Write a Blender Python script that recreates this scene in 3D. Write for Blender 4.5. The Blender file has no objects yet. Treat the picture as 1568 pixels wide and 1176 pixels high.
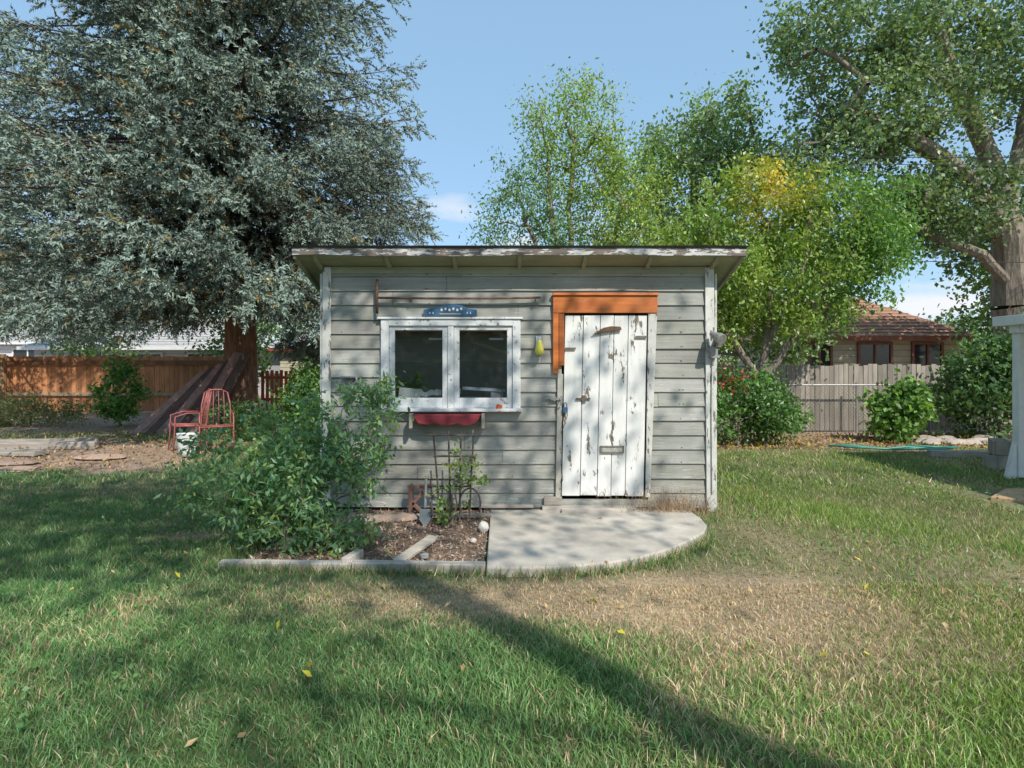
import bpy, bmesh, math, random
import numpy as np
from mathutils import Vector, Matrix, Euler
rng=np.random.default_rng(7); random.seed(7)
sc=bpy.context.scene
COL=sc.collection

# ------------------------------------------------------------------ mesh builder
class MB:
    def __init__(s): s.V=[];s.F=[];s.M=[];s.C=[];s.n=0
    def add(s,V,F,mat=0,col=(1,1,1)):
        V=np.asarray(V,float).reshape(-1,3); F=np.asarray(F,int)
        c=np.asarray(col,float)
        if c.ndim==1: c=np.tile(c,(len(V),1))
        s.V.append(V);s.C.append(c);s.F.append(F+s.n);s.M.append(np.full(len(F),mat));s.n+=len(V)
    def hexa(s,P,mat=0,col=(1,1,1)):
        s.add(P,[[0,3,2,1],[4,5,6,7],[0,1,5,4],[1,2,6,5],[2,3,7,6],[3,0,4,7]],mat,col)
    def box(s,x0,x1,y0,y1,z0,z1,mat=0,col=(1,1,1)):
        s.hexa([(x0,y0,z0),(x1,y0,z0),(x1,y1,z0),(x0,y1,z0),(x0,y0,z1),(x1,y0,z1),(x1,y1,z1),(x0,y1,z1)],mat,col)
    def rbox(s,c,size,rot=(0,0,0),mat=0,col=(1,1,1)):
        R=np.array(Euler(rot).to_matrix()); h=np.array(size)/2
        P=np.array([(-1,-1,-1),(1,-1,-1),(1,1,-1),(-1,1,-1),(-1,-1,1),(1,-1,1),(1,1,1),(-1,1,1)])*h
        s.hexa(P@R.T+np.array(c),mat,col)
    def prism(s,pts,a,b,plane='XY',mat=0,col=(1,1,1)):
        n=len(pts)
        if plane=='XY': f=lambda p,w:(p[0],p[1],w)
        elif plane=='XZ': f=lambda p,w:(p[0],w,p[1])
        else: f=lambda p,w:(w,p[0],p[1])
        V=[f(p,a) for p in pts]+[f(p,b) for p in pts]
        s.add(V,[list(range(n))[::-1]],mat,col)
        o=s.n-2*n
        s.F.append(np.array([list(range(n,2*n))])+o); s.M.append(np.array([mat]))
        s.F.append(np.array([[i,(i+1)%n,n+(i+1)%n,n+i] for i in range(n)])+o); s.M.append(np.full(n,mat))
    def tube(s,pts,r,n=8,mat=0,col=(1,1,1),caps=True):
        pts=[Vector(p) for p in pts]; m=len(pts)
        if not hasattr(r,'__len__'): r=[r]*m
        V=[];up=None
        for i,p in enumerate(pts):
            d=(pts[min(i+1,m-1)]-pts[max(i-1,0)])
            if d.length<1e-9: d=Vector((0,0,1))
            d.normalize()
            if up is None: up=Vector((0,0,1)) if abs(d.z)<.9 else Vector((1,0,0))
            a=(up-d*up.dot(d)); a.normalize(); b=d.cross(a); up=a
            for k in range(n):
                t=2*math.pi*k/n
                V.append(p+(a*math.cos(t)+b*math.sin(t))*r[i])
        F=[[i*n+k,i*n+(k+1)%n,(i+1)*n+(k+1)%n,(i+1)*n+k] for i in range(m-1) for k in range(n)]
        s.add([tuple(v) for v in V],F,mat,col)
        if caps:
            base=s.n-len(V)
            s.F.append(np.array([list(range(n))[::-1]])+base); s.M.append(np.array([mat]))
            s.F.append(np.array([list(range((m-1)*n,m*n))])+base); s.M.append(np.array([mat]))
    def edges(s,A,B,ra,rb,n=5,mat=0,col=(1,1,1)):
        A=np.asarray(A);B=np.asarray(B);d=B-A;L=np.linalg.norm(d,axis=1,keepdims=True)+1e-9;d=d/L
        ref=np.where(np.abs(d[:,2:3])<.9,np.array([[0,0,1.]]),np.array([[1.,0,0]]))
        a=np.cross(d,ref);a/=np.linalg.norm(a,axis=1,keepdims=True);b=np.cross(d,a)
        t=np.arange(n)*2*math.pi/n
        ring=a[:,None,:]*np.cos(t)[None,:,None]+b[:,None,:]*np.sin(t)[None,:,None]
        R0=A[:,None,:]+ring*np.asarray(ra)[:,None,None]; R1=B[:,None,:]+ring*np.asarray(rb)[:,None,None]
        V=np.concatenate([R0,R1],1).reshape(-1,3); k=np.arange(n)
        f=np.stack([k,(k+1)%n,n+(k+1)%n,n+k],1)
        F=(np.arange(len(A))[:,None,None]*2*n+f[None]).reshape(-1,4)
        s.add(V,F,mat,col)
    def leaves(s,C,L,W,col,mat=0,droop=0.0,up=0.4):
        n=len(C); a=rng.normal(size=(n,3)); a[:,2]-=droop; a/=np.linalg.norm(a,axis=1,keepdims=True)
        r=rng.normal(size=(n,3)); r[:,2]+=up; b=np.cross(r,a); b/=np.linalg.norm(b,axis=1,keepdims=True)+1e-9
        nn=np.cross(a,b); L=np.asarray(L).reshape(-1,1)*np.ones((n,1)); W=np.asarray(W).reshape(-1,1)*np.ones((n,1))
        m=C+a*L*.42+nn*L*.06
        V=np.stack([C,m+b*W*.5,C+a*L,m-b*W*.5],1).reshape(-1,3)
        F=np.arange(n)[:,None]*4+np.arange(4)[None]
        s.add(V,F,mat,np.repeat(col,4,axis=0))
    def build(s,name,mats,parent=None,smooth=False,bevel=0):
        V=np.concatenate(s.V);C=np.concatenate(s.C)
        me=bpy.data.meshes.new(name)
        loops=np.concatenate([f.ravel() for f in s.F]); tot=np.concatenate([np.full(len(f),f.shape[1]) for f in s.F])
        st=np.concatenate([[0],np.cumsum(tot)[:-1]])
        me.vertices.add(len(V));me.vertices.foreach_set("co",V.ravel().astype(np.float32))
        me.loops.add(len(loops));me.loops.foreach_set("vertex_index",loops.astype(np.int32))
        me.polygons.add(len(tot));me.polygons.foreach_set("loop_start",st.astype(np.int32))
        me.polygons.foreach_set("material_index",np.concatenate(s.M).astype(np.int32))
        me.polygons.foreach_set("use_smooth",np.full(len(tot),smooth))
        me.update(calc_edges=True)
        at=me.color_attributes.new("Col",'FLOAT_COLOR','POINT')
        at.data.foreach_set("color",np.hstack([C,np.ones((len(C),1))]).ravel().astype(np.float32))
        if not isinstance(mats,(list,tuple)): mats=[mats]
        for m in mats: me.materials.append(m)
        ob=bpy.data.objects.new(name,me);COL.objects.link(ob)
        if parent: ob.parent=parent
        if bevel:
            b=ob.modifiers.new("bev",'BEVEL');b.width=bevel;b.segments=2;b.limit_method='ANGLE'
        return ob
def empty(name):
    e=bpy.data.objects.new(name,None);COL.objects.link(e);return e

# ------------------------------------------------------------------ materials
def mat(name,c1,c2=None,scale=(6,6,6),rough=.8,bump=.2,detail=6,peel=None,peel_scale=(5,5,5),peel_t=.6,peel_w=.04,metal=0,grime=0,bdist=.01,low=None):
    m=bpy.data.materials.new(name);m.use_nodes=True;N=m.node_tree.nodes;Lk=m.node_tree.links
    P=N['Principled BSDF'];P.inputs['Roughness'].default_value=rough;P.inputs['Metallic'].default_value=metal
    tc=N.new('ShaderNodeTexCoord')
    def noise(sc_,det=6,rg=.6):
        mp=N.new('ShaderNodeMapping');mp.inputs['Scale'].default_value=sc_;Lk.new(tc.outputs['Object'],mp.inputs['Vector'])
        n=N.new('ShaderNodeTexNoise');n.inputs['Scale'].default_value=1;n.inputs['Detail'].default_value=det;n.inputs['Roughness'].default_value=rg
        Lk.new(mp.outputs[0],n.inputs['Vector']);return n.outputs['Fac']
    def ramp(f,a,b,c=0,d=1):
        r=N.new('ShaderNodeMapRange');r.inputs[1].default_value=a;r.inputs[2].default_value=b;r.inputs[3].default_value=c;r.inputs[4].default_value=d;Lk.new(f,r.inputs[0]);return r.outputs[0]
    def mix(f,a,b,mode='MIX'):
        x=N.new('ShaderNodeMix');x.data_type='RGBA';x.blend_type=mode
        if isinstance(f,(int,float)): x.inputs[0].default_value=f
        else: Lk.new(f,x.inputs[0])
        for i,v in ((6,a),(7,b)):
            if isinstance(v,tuple): x.inputs[i].default_value=(*v,1)
            else: Lk.new(v,x.inputs[i])
        return x.outputs[2]
    f=noise(scale,detail)
    col=mix(ramp(f,.32,.68),c1,c2 or tuple(v*.75 for v in c1))
    h=f
    if peel:
        pf=noise(peel_scale,9,.7)
        if low:   # more wear close to the ground
            sp=N.new('ShaderNodeSeparateXYZ');Lk.new(tc.outputs['Object'],sp.inputs[0])
            lw=ramp(sp.outputs[2],low[0],low[1],low[2],0)
            ad=N.new('ShaderNodeMath');Lk.new(pf,ad.inputs[0]);Lk.new(lw,ad.inputs[1]);pf=ad.outputs[0]
        pm=ramp(pf,peel_t,peel_t+peel_w)
        g=noise(tuple(v*3 for v in scale),4)
        col=mix(pm,col,mix(g,peel,tuple(v*.45 for v in peel)))
        sb=N.new('ShaderNodeMath');sb.operation='SUBTRACT';Lk.new(f,sb.inputs[0]);Lk.new(pm,sb.inputs[1]);h=sb.outputs[0]
    if grime:
        gf=noise((1.3,1.3,1.3),7,.65)
        col=mix(ramp(gf,.35,.7),col,mix(grime,col,(.09,.08,.06)))
    at=N.new('ShaderNodeAttribute');at.attribute_name='Col'
    col=mix(1.0,col,at.outputs['Color'],'MULTIPLY')
    Lk.new(col,P.inputs['Base Color'])
    if bump:
        b=N.new('ShaderNodeBump');b.inputs['Strength'].default_value=bump;b.inputs['Distance'].default_value=bdist
        Lk.new(h,b.inputs['Height']);Lk.new(b.outputs[0],P.inputs['Normal'])
    return m
def leafmat(name,trans=.35,gain=(1,1,1),gloss=.05,rough=.4):
    m=bpy.data.materials.new(name);m.use_nodes=True;N=m.node_tree.nodes;Lk=m.node_tree.links
    N.remove(N['Principled BSDF'])
    at=N.new('ShaderNodeAttribute');at.attribute_name='Col'
    def mul(c):
        mu=N.new('ShaderNodeMix');mu.data_type='RGBA';mu.blend_type='MULTIPLY';mu.inputs[0].default_value=1
        Lk.new(at.outputs['Color'],mu.inputs[6]);mu.inputs[7].default_value=(*c,1);return mu.outputs[2]
    d=N.new('ShaderNodeBsdfDiffuse');Lk.new(mul(gain),d.inputs['Color']);o=d.outputs[0]
    if trans:
        t=N.new('ShaderNodeBsdfTranslucent');Lk.new(mul((gain[0]*1.5,gain[1]*1.5,gain[2]*.7)),t.inputs['Color'])
        x=N.new('ShaderNodeMixShader');x.inputs[0].default_value=trans
        Lk.new(o,x.inputs[1]);Lk.new(t.outputs[0],x.inputs[2]);o=x.outputs[0]
    if gloss:
        g=N.new('ShaderNodeBsdfGlossy');g.inputs['Roughness'].default_value=rough
        y=N.new('ShaderNodeMixShader');y.inputs[0].default_value=gloss
        Lk.new(o,y.inputs[1]);Lk.new(g.outputs[0],y.inputs[2]);o=y.outputs[0]
    Lk.new(o,N['Material Output'].inputs[0])
    return m
M_leaf=leafmat('leaf',.36,(1.7,1.65,1.8),.04); M_litter=leafmat('litter',0,(1.2,1.2,1.2),0); M_needle=leafmat('needle',0,(1.4,1.4,1.36),0); M_grass=leafmat('grass_blade',.22,(1.5,1.45,1.55),.04,.4)
M_bark=mat('bark',(.34,.28,.22),(.15,.12,.095),(14,14,3),.95,1,bdist=.04)
M_barkred=mat('bark_spruce',(.34,.18,.115),(.13,.07,.05),(16,16,4),.95,1,bdist=.05)
M_siding=mat('painted_siding',(.45,.445,.40),(.33,.33,.30),(1.6,8,30),.8,.45,peel=(.74,.71,.64),peel_scale=(6,10,44),peel_t=.59,peel_w=.05,grime=.5,low=(.1,1.1,.07))
M_trim=mat('weathered_white_trim',(.76,.75,.69),(.58,.57,.52),(9,9,9),.7,.4,peel=(.25,.22,.18),peel_scale=(20,20,6),peel_t=.56,grime=.3)
M_door=mat('peeling_white_door',(.88,.87,.83),(.78,.77,.72),(20,20,4),.7,.5,peel=(.27,.22,.17),peel_scale=(15,15,4.5),peel_t=.58,peel_w=.03,grime=.12,low=(.15,.7,.03))
M_winw=mat('window_white_paint',(.80,.80,.78),(.64,.65,.65),(12,12,12),.65,.35,peel=(.34,.30,.26),peel_scale=(20,20,20),peel_t=.59,grime=.25)
M_cream=mat('cream_soffit',(.44,.43,.29),(.33,.33,.23),(3,10,10),.8,.3,grime=.35)
M_fascia=mat('peeling_fascia',(.13,.10,.085),(.24,.20,.17),(4,16,30),.85,.6,peel=(.85,.83,.80),peel_scale=(6,20,26),peel_t=.50,peel_w=.02)
M_orange=mat('orange_stained_wood',(.64,.19,.035),(.48,.12,.02),(4,10,26),.55,.3,peel=(.38,.24,.16),peel_scale=(7,14,24),peel_t=.61,grime=.2)
M_greywood=mat('grey_weathered_wood',(.48,.43,.37),(.30,.265,.225),(3,22,22),.9,.6,grime=.3)
M_conc=mat('concrete',(.64,.575,.48),(.48,.43,.36),(7,7,7),.9,.35,9,grime=.45)
M_soil=mat('soil',(.18,.13,.095),(.09,.07,.05),(25,25,25),1,1,9,bdist=.03)
M_roof=mat('roof_felt',(.10,.10,.10),(.06,.06,.06),(20,20,20),.95,.3)
M_dark=mat('dark_interior',(.05,.048,.045),None,(5,5,5),.9,.1)
M_metal=mat('aged_metal',(.40,.40,.39),(.26,.24,.21),(30,30,30),.5,.2,metal=.4)
M_rust=mat('rusty_metal',(.20,.11,.07),(.11,.065,.045),(40,40,40),.75,.3,metal=.2)
M_blue=mat('blue_paint',(.055,.15,.27),(.04,.10,.19),(30,30,30),.5,.1)
M_white=mat('white_enamel',(.78,.78,.76),(.68,.68,.66),(10,10,10),.5,.1)
M_redp=mat('faded_red_paint',(.34,.04,.055),(.22,.03,.04),(8,8,30),.65,.3,peel=(.3,.25,.2),peel_scale=(12,12,12),peel_t=.66)
M_fence=mat('stained_cedar',(.62,.28,.12),(.40,.17,.075),(9,9,2),.85,.4,grime=.3)
M_fgrey=mat('grey_pickets',(.46,.41,.34),(.30,.26,.22),(12,12,2),.9,.4,grime=.3)
M_stone=mat('stone',(.46,.43,.40),(.29,.27,.25),(12,12,12),.9,.7,9,bdist=.02)
def glassmat():
    m=bpy.data.materials.new('window_glass');m.use_nodes=True;N=m.node_tree.nodes;Lk=m.node_tree.links
    N.remove(N['Principled BSDF'])
    g=N.new('ShaderNodeBsdfGlossy');g.inputs['Roughness'].default_value=.005;g.inputs['Color'].default_value=(.9,.94,1,1)
    t=N.new('ShaderNodeBsdfTransparent');t.inputs['Color'].default_value=(.7,.73,.75,1)
    d=N.new('ShaderNodeBsdfDiffuse');d.inputs['Color'].default_value=(.25,.24,.23,1)
    tc=N.new('ShaderNodeTexCoord');n=N.new('ShaderNodeTexNoise');n.inputs['Scale'].default_value=14;n.inputs['Detail'].default_value=8
    Lk.new(tc.outputs['Object'],n.inputs['Vector'])
    x=N.new('ShaderNodeMixShader');x.inputs[0].default_value=.23;Lk.new(t.outputs[0],x.inputs[1]);Lk.new(g.outputs[0],x.inputs[2])
    r=N.new('ShaderNodeMapRange');r.inputs[1].default_value=.5;r.inputs[2].default_value=.8;r.inputs[3].default_value=.0;r.inputs[4].default_value=.10
    Lk.new(n.outputs[0],r.inputs[0])
    y=N.new('ShaderNodeMixShader');Lk.new(r.outputs[0],y.inputs[0]);Lk.new(x.outputs[0],y.inputs[1]);Lk.new(d.outputs[0],y.inputs[2])
    Lk.new(y.outputs[0],N['Material Output'].inputs[0]);return m
M_glass=glassmat()

# ------------------------------------------------------------------ noise field
_w=[]
for o in range(5):
    f=.6*2**o
    for k in range(7):
        a=rng.uniform(0,2*math.pi);ff=f*rng.uniform(.7,1.3)
        _w.append((math.cos(a)*ff*2,math.sin(a)*ff*2,rng.uniform(0,6.28),.62**o))
def nz(x,y):
    s=0
    for a,b,p,w in _w: s=s+w*np.sin(a*x+b*y+p)
    return s/5.5
def gauss(x,y,cx,cy,sx,sy): return np.exp(-(((x-cx)/sx)**2+((y-cy)/sy)**2))
def sm(x,a,b):
    t=np.clip((x-a)/(b-a),0,1);return t*t*(3-2*t)
def dryness(x,y):
    d=1.1*gauss(x,y,-.1,3.38,1.7,.36)+.95*gauss(x,y,1.2,3.5,.8,.5)+.35*gauss(x,y,2.2,4.4,.9,1.0)+.55*gauss(x,y,1.7,2.9,.8,.5)
    d=d+.9*gauss(x,y,-2.55,4.65,.35,.14)+.3*gauss(x,y,3.2,3.2,1.0,.8)+.18*sm(x,1.,3.)+.3*gauss(x,y,-5,6.3,1.6,.5)
    d=d+.6*sm(y,8.9,9.9)*(x>0)
    return np.clip(d+.38*nz(x*1.5,y*1.5)-.05,0,1)
def dirt(x,y):
    d=sm(y+.35*nz(x,y),7.1,7.7)*sm(-x+.3*nz(y,x),4.2,5.2)
    d=np.maximum(d, sm(y+.3*nz(x,y),9.6,10.3)*(x>1))
    d=np.maximum(d, sm(y+.3*nz(x,y),10.5,11.5))
    d=d*(1-.55*gauss(x,y,-7.5,11.2,4,.8))
    return np.clip(d,0,1)
def inbed(x,y): return (x>-1.85)&(x<-.2)&(y>3.92)&(y<5.4)
PAD=[(-.17,3.78),(.15,3.77),(.40,3.80),(.66,3.87),(.90,3.98),(1.14,4.15),(1.36,4.36),(1.55,4.58),(1.64,4.78),(1.66,5.0),(1.64,5.28),(-.2,5.28)]
def inpad(x,y):
    r=np.zeros(x.shape,bool);n=len(PAD)
    for i in range(n):
        x0,y0=PAD[i];x1,y1=PAD[(i+1)%n]
        if y0==y1: continue
        r^=((y0>y)!=(y1>y))&(x<(x1-x0)*(y-y0)/(y1-y0)+x0)
    return r
def gz(x,y): return .012*np.sin(1.3*x+.7)*np.sin(.9*y)+.006*nz(x,y)

# ------------------------------------------------------------------ ground
def axis(a,b,st,far):
    c=np.arange(a,b+1e-6,st);g=[];d=st;v=b
    while v<far: d*=1.35;v+=d;g.append(v)
    h=[];d=st;v=a
    while v>-far: d*=1.35;v-=d;h.append(v)
    return np.array(h[::-1]+list(c)+g)
xs=axis(-11,11,.07,500);ys=axis(-2,14,.07,500)
X,Y=np.meshgrid(xs,ys);Zg=gz(X,Y)*(np.abs(X)<30)*(np.abs(Y)<30)
V=np.stack([X,Y,Zg],-1).reshape(-1,3);nx=len(xs);ny=len(ys)
i=np.arange(nx-1)[None,:]+np.arange(ny-1)[:,None]*nx;i=i.ravel()
F=np.stack([i,i+1,i+1+nx,i+nx],1)
x,y=V[:,0],V[:,1];dr=dryness(x,y)[:,None];di=dirt(x,y)[:,None]
green=np.array([[.12,.15,.055]]);straw=np.array([[.42,.32,.20]]);soilc=np.array([[.44,.31,.225]])
C=green*(1-dr)+straw*dr;C=C*(1-di)+soilc*di;C*=(1+.25*nz(x*3,y*3)[:,None])
g=MB();g.add(V,F,0,np.clip(C,0.01,1))
M_ground=mat('ground',(1,1,1),(.6,.57,.54),(30,30,30),1,.8,10,bdist=.02)
g.build('lawn_ground',M_ground,smooth=True)

# ------------------------------------------------------------------ grass
def blades(mb,n,y0,y1,wid,hgt,margin,five):
    u=rng.uniform(0,1,n);yy=np.sqrt(y0**2+u*(y1**2-y0**2));xx=rng.uniform(-1,1,n)*(.95*yy+margin)
    d=dryness(xx,yy);di=dirt(xx,yy)
    keep=~inpad(xx,yy)&~inbed(xx,yy)&~((xx>-1.8)&(xx<1.92)&(yy>5.35)&(yy<8.1))&~((xx>4.9)&(yy>5.5)&(yy<6.4)&(xx<8))
    keep&=rng.uniform(0,1,n)>di*.97
    keep&=rng.uniform(0,1,n)>d*.55
    xx,yy,d=xx[keep],yy[keep],d[keep];n=len(xx)
    patch=nz(xx*1.3+5,yy*1.3)
    h=hgt*rng.uniform(.5,1.25,n)*(1-.5*d)*(1+.25*patch);w=wid*rng.uniform(.6,1.3,n)
    a=rng.uniform(0,6.283,n);lean=np.abs(rng.normal(0,.55,n))*h+.2*h;la=rng.uniform(0,6.283,n)
    z=gz(xx,yy)-.003
    bx,by=np.cos(a)*w/2,np.sin(a)*w/2;lx,ly=np.cos(la)*lean,np.sin(la)*lean
    isdry=(rng.uniform(0,1,n)<(d*.85+.07))[:,None]
    t=rng.uniform(0,1,(n,1));right=sm(xx,-.5,3.0)[:,None]
    gc=np.array([[.082,.175,.058]])*(1-t)+np.array([[.145,.26,.08]])*t
    gc=gc*(1-right)+right*(gc*np.array([[1.5,1.14,.7]]))
    dc=np.array([[.44,.34,.20]])*(.6+.6*t)
    c=np.where(isdry,dc,gc)*(1+.25*patch[:,None])*rng.uniform(.75,1.2,(n,1))
    c=np.clip(c,.01,.8)
    P0=np.stack([xx-bx,yy-by,z],1);P1=np.stack([xx+bx,yy+by,z],1)
    if five:
        m=np.stack([xx+lx*.35,yy+ly*.35,z+h*.6],1);o=np.stack([bx*.8,by*.8,0*bx],1)
        T=np.stack([xx+lx,yy+ly,z+h*.95],1)
        V=np.stack([P0,P1,m+o,m-o,T],1).reshape(-1,3)
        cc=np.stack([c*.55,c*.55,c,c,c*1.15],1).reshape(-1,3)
        base=np.arange(n)[:,None]*5
        s0=mb.n;mb.add(V,base+np.array([[0,1,2,3]]),0,cc)
        mb.F.append(base+np.array([[3,2,4]])+s0);mb.M.append(np.zeros(n,int))
    else:
        T=np.stack([xx+lx,yy+ly,z+h],1);V=np.stack([P0,P1,T],1).reshape(-1,3)
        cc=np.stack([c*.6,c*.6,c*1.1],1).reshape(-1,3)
        mb.add(V,np.arange(n)[:,None]*3+np.array([[0,1,2]]),0,cc)
g=MB()
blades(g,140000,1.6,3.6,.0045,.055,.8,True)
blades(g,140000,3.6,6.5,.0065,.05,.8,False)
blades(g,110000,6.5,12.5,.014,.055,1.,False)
g.build('grass',M_grass)

n=5000;yy=np.sqrt(rng.uniform(4,49,n));xx=rng.uniform(-1,1,n)*(.95*yy+.5);k=(nz(xx*1.1+9,yy*1.1)>.25)&~inpad(xx,yy)&~inbed(xx,yy)&(dirt(xx,yy)<.2)&~((xx>-1.8)&(xx<1.92)&(yy>5.35))
xx,yy=xx[k],yy[k];n=len(xx);c=np.array([[.09,.18,.05]])*rng.uniform(.6,1.3,(n,1))
g=MB();g.leaves(np.stack([xx,yy,.03+.03*rng.uniform(0,1,n)],1),.03,.024,c,up=2.5);g.build('clover_patch',M_leaf)

# fallen leaves and litter
g=MB()
n=1500;yy=np.sqrt(rng.uniform(4,110,n));xx=rng.uniform(-1,1,n)*(.9*yy+.5)
w=(dryness(xx,yy)>.35)|(dirt(xx,yy)>.3)|(rng.uniform(0,1,n)<.10);w&=~((xx>-1.8)&(xx<1.92)&(yy>5.3)&(yy<8.1))
xx,yy=xx[w],yy[w];n=len(xx)
pal=np.array([[.30,.19,.09],[.42,.30,.15],[.22,.13,.07],[.45,.36,.06]]);c=pal[rng.choice(4,n,p=[.35,.33,.24,.08])]
zz=np.where(inpad(xx,yy),.075,.038)
g.leaves(np.stack([xx,yy,zz],1),rng.uniform(.03,.06,n),rng.uniform(.015,.03,n),c,up=6)
bl=np.array([(-1.22,2.99,.066),(.53,2.87,.066),(1.48,2.66,.06),(-.86,2.45,.06),(-2.1,3.6,.055),(.47,3.3,.05),(2.4,3.9,.055)])
g.leaves(bl,.055,.036,np.tile([[.48,.40,.05]],(7,1)),up=6)
n=2600;xx=rng.uniform(2.3,9,n);yy=rng.uniform(9.4,11.3,n)
g.leaves(np.stack([xx,yy,.03+0*xx],1),rng.uniform(.05,.09,n),rng.uniform(.03,.05,n),pal[rng.choice(4,n)]*.8,up=6)
n=2200;xx=rng.uniform(-10,-4.5,n);yy=rng.uniform(7.4,11.6,n)
g.leaves(np.stack([xx,yy,.03+0*xx],1),rng.uniform(.04,.08,n),rng.uniform(.02,.04,n),pal[rng.choice(3,n)]*.9,up=6)
g.build('fallen_leaves',M_litter)

# ------------------------------------------------------------------ shed
shed=empty('wooden_shed')
YW=5.40;XL,XR=-1.79,1.91;ZB,ZT=.06,2.37
SL=.32
def zr(y): return 2.40-SL*(y-5.13)
g=MB();H=.1365
rows=[];z=ZB
while z<ZT: rows.append((z,min(z+H,ZT)));z+=H
OPEN=[(-1.17,.015,1.05,1.77),(.47,1.285,.13,1.93)]
def yf(z,z0,off=0): return YW-.024+(z-z0)/H*.017+off
def board(x0,x1,za,zb,z0,off,c,tl=0):
    if x1-x0<.004 or zb-za<.004: return
    ns=max(1,int((x1-x0)/.25))   # slightly wavy lower edge
    for k in range(ns):
        xa=x0+(x1-x0)*k/ns;xb=x0+(x1-x0)*(k+1)/ns
        w=lambda x:tl*x+.0014*math.sin(x*5.1+z0*40)+.0008*math.sin(x*13+z0*90) if za==z0 else 0
        e0,e1=w(xa),w(xb)
        g.hexa([(xa,yf(za,z0,off),za+e0),(xb,yf(za,z0,off),za+e1),(xb,YW+.01,za+e1),(xa,YW+.01,za+e0),(xa,yf(zb,z0,off),zb+.004),(xb,yf(zb,z0,off),zb+.004),(xb,YW+.01,zb+.004),(xa,YW+.01,zb+.004)],0,c)
for z0,z1 in rows:
    cuts=[XL+.03]
    if random.random()<.75: cuts.append(random.uniform(-1.2,1.4))
    cuts.append(XR-.03)
    for a,b in zip(cuts[:-1],cuts[1:]):
        c=np.array([1,1,1])*random.uniform(.84,1.13)+np.array([random.uniform(-.02,.02),0,random.uniform(-.04,.02)]);off=random.uniform(-.002,.002)
        xb=sorted(set([a+.0015,b-.0015]+[v for o in OPEN for v in o[:2] if a<v<b]))
        tl=random.uniform(-.002,.002)
        for p,q in zip(xb[:-1],xb[1:]):
            m=(p+q)/2;hit=[o for o in OPEN if o[0]<m<o[1]]
            if not hit: board(p,q,z0,z1,z0,off,c,tl)
            else:
                o=hit[0]
                if z0<o[2]: board(p,q,z0,min(z1,o[2]),z0,off,c)
                if z1>o[3]: board(p,q,max(z0,o[3]),z1,z0,off,c)
for side,xw,sg in ((0,XL,-1),(1,XR,1)):
    z=ZB
    while z<2.3:
        ye=min(8.0,5.13+(2.38-(z+H))/SL)
        if ye>5.5:
            c=np.array([1,1,1])*random.uniform(.85,1.1)
            o=sg*.02;t=sg*.004
            P=[(xw+o,5.42,z),(xw+o,ye,z),(xw-sg*.02,ye,z),(xw-sg*.02,5.42,z),(xw+t,5.42,z+H),(xw+t,ye,z+H),(xw-sg*.02,ye,z+H),(xw-sg*.02,5.42,z+H)]
            g.hexa(P,0,c)
        z+=H
g.build('siding',M_siding,shed)
g=MB()
for k in range(150):   # nail heads
    z0=random.choice(rows)[0]+.02;x=round(random.uniform(-1.7,1.75)/.4)*.4+random.uniform(-.02,.02)
    if any(o[0]-.1<x<o[1]+.1 and o[2]-.1<z0<o[3]+.1 for o in OPEN): continue
    g.rbox((x,YW-.025,z0),(.008,.004,.008))
g.build('nail_heads',M_rust,shed)
g=MB()
for xa,xb in ((XL+.025,XL+.06),(XR-.06,XR-.025)):
    g.prism([(5.43,ZB),(8.0,ZB),(8.0,zr(8.0)-.02),(5.43,zr(5.43)-.02)],xa,xb,'YZ')
g.box(XL+.06,XR-.06,7.95,8.0,ZB,zr(8)-.03)
g.box(XL+.06,XR-.06,5.43,7.95,ZB-.04,ZB)
g.box(XL+.06,-1.17,5.413,5.43,ZB,2.3);g.box(.015,.47,5.413,5.43,ZB,2.3);g.box(1.285,XR-.06,5.413,5.43,ZB,2.3)
g.box(-1.17,.015,5.413,5.43,ZB,1.05);g.box(-1.17,.015,5.413,5.43,1.77,2.3);g.box(.47,1.285,5.413,5.43,1.93,2.3)
g.build('wall_structure',M_dark,shed)
# roof
g=MB()
ya,yb=5.13,8.3;xa,xb=-1.985,2.115
g.hexa([(xa+.02,ya+.022,zr(ya)+.045),(xb-.02,ya+.022,zr(ya)+.045),(xb-.02,yb,zr(yb)+.045),(xa+.02,yb,zr(yb)+.045),
        (xa-.01,ya-.025,zr(ya)+.078),(xb+.01,ya-.025,zr(ya)+.078),(xb+.01,yb+.02,zr(yb)+.07),(xa-.01,yb+.02,zr(yb)+.07)])
g.build('roof_covering',M_roof,shed)
g=MB()
g.hexa([(xa+.03,ya+.024,zr(ya)+.012),(xb-.03,ya+.024,zr(ya)+.012),(xb-.03,yb,zr(yb)+.012),(xa+.03,yb,zr(yb)+.012),
        (xa+.03,ya+.024,zr(ya)+.042),(xb-.03,ya+.024,zr(ya)+.042),(xb-.03,yb,zr(yb)+.042),(xa+.03,yb,zr(yb)+.042)])
for X0 in (-1.80,-1.15,-.53,.07,.67,1.27,1.88):
    w=.018
    g.hexa([(X0-w,ya+.09,zr(ya)-.045),(X0+w,ya+.09,zr(ya)-.045),(X0+w,yb-.05,zr(yb)-.075),(X0-w,yb-.05,zr(yb)-.075),
            (X0-w,ya+.03,zr(ya)+.01),(X0+w,ya+.03,zr(ya)+.01),(X0+w,yb-.05,zr(yb)+.01),(X0-w,yb-.05,zr(yb)+.01)])
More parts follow.
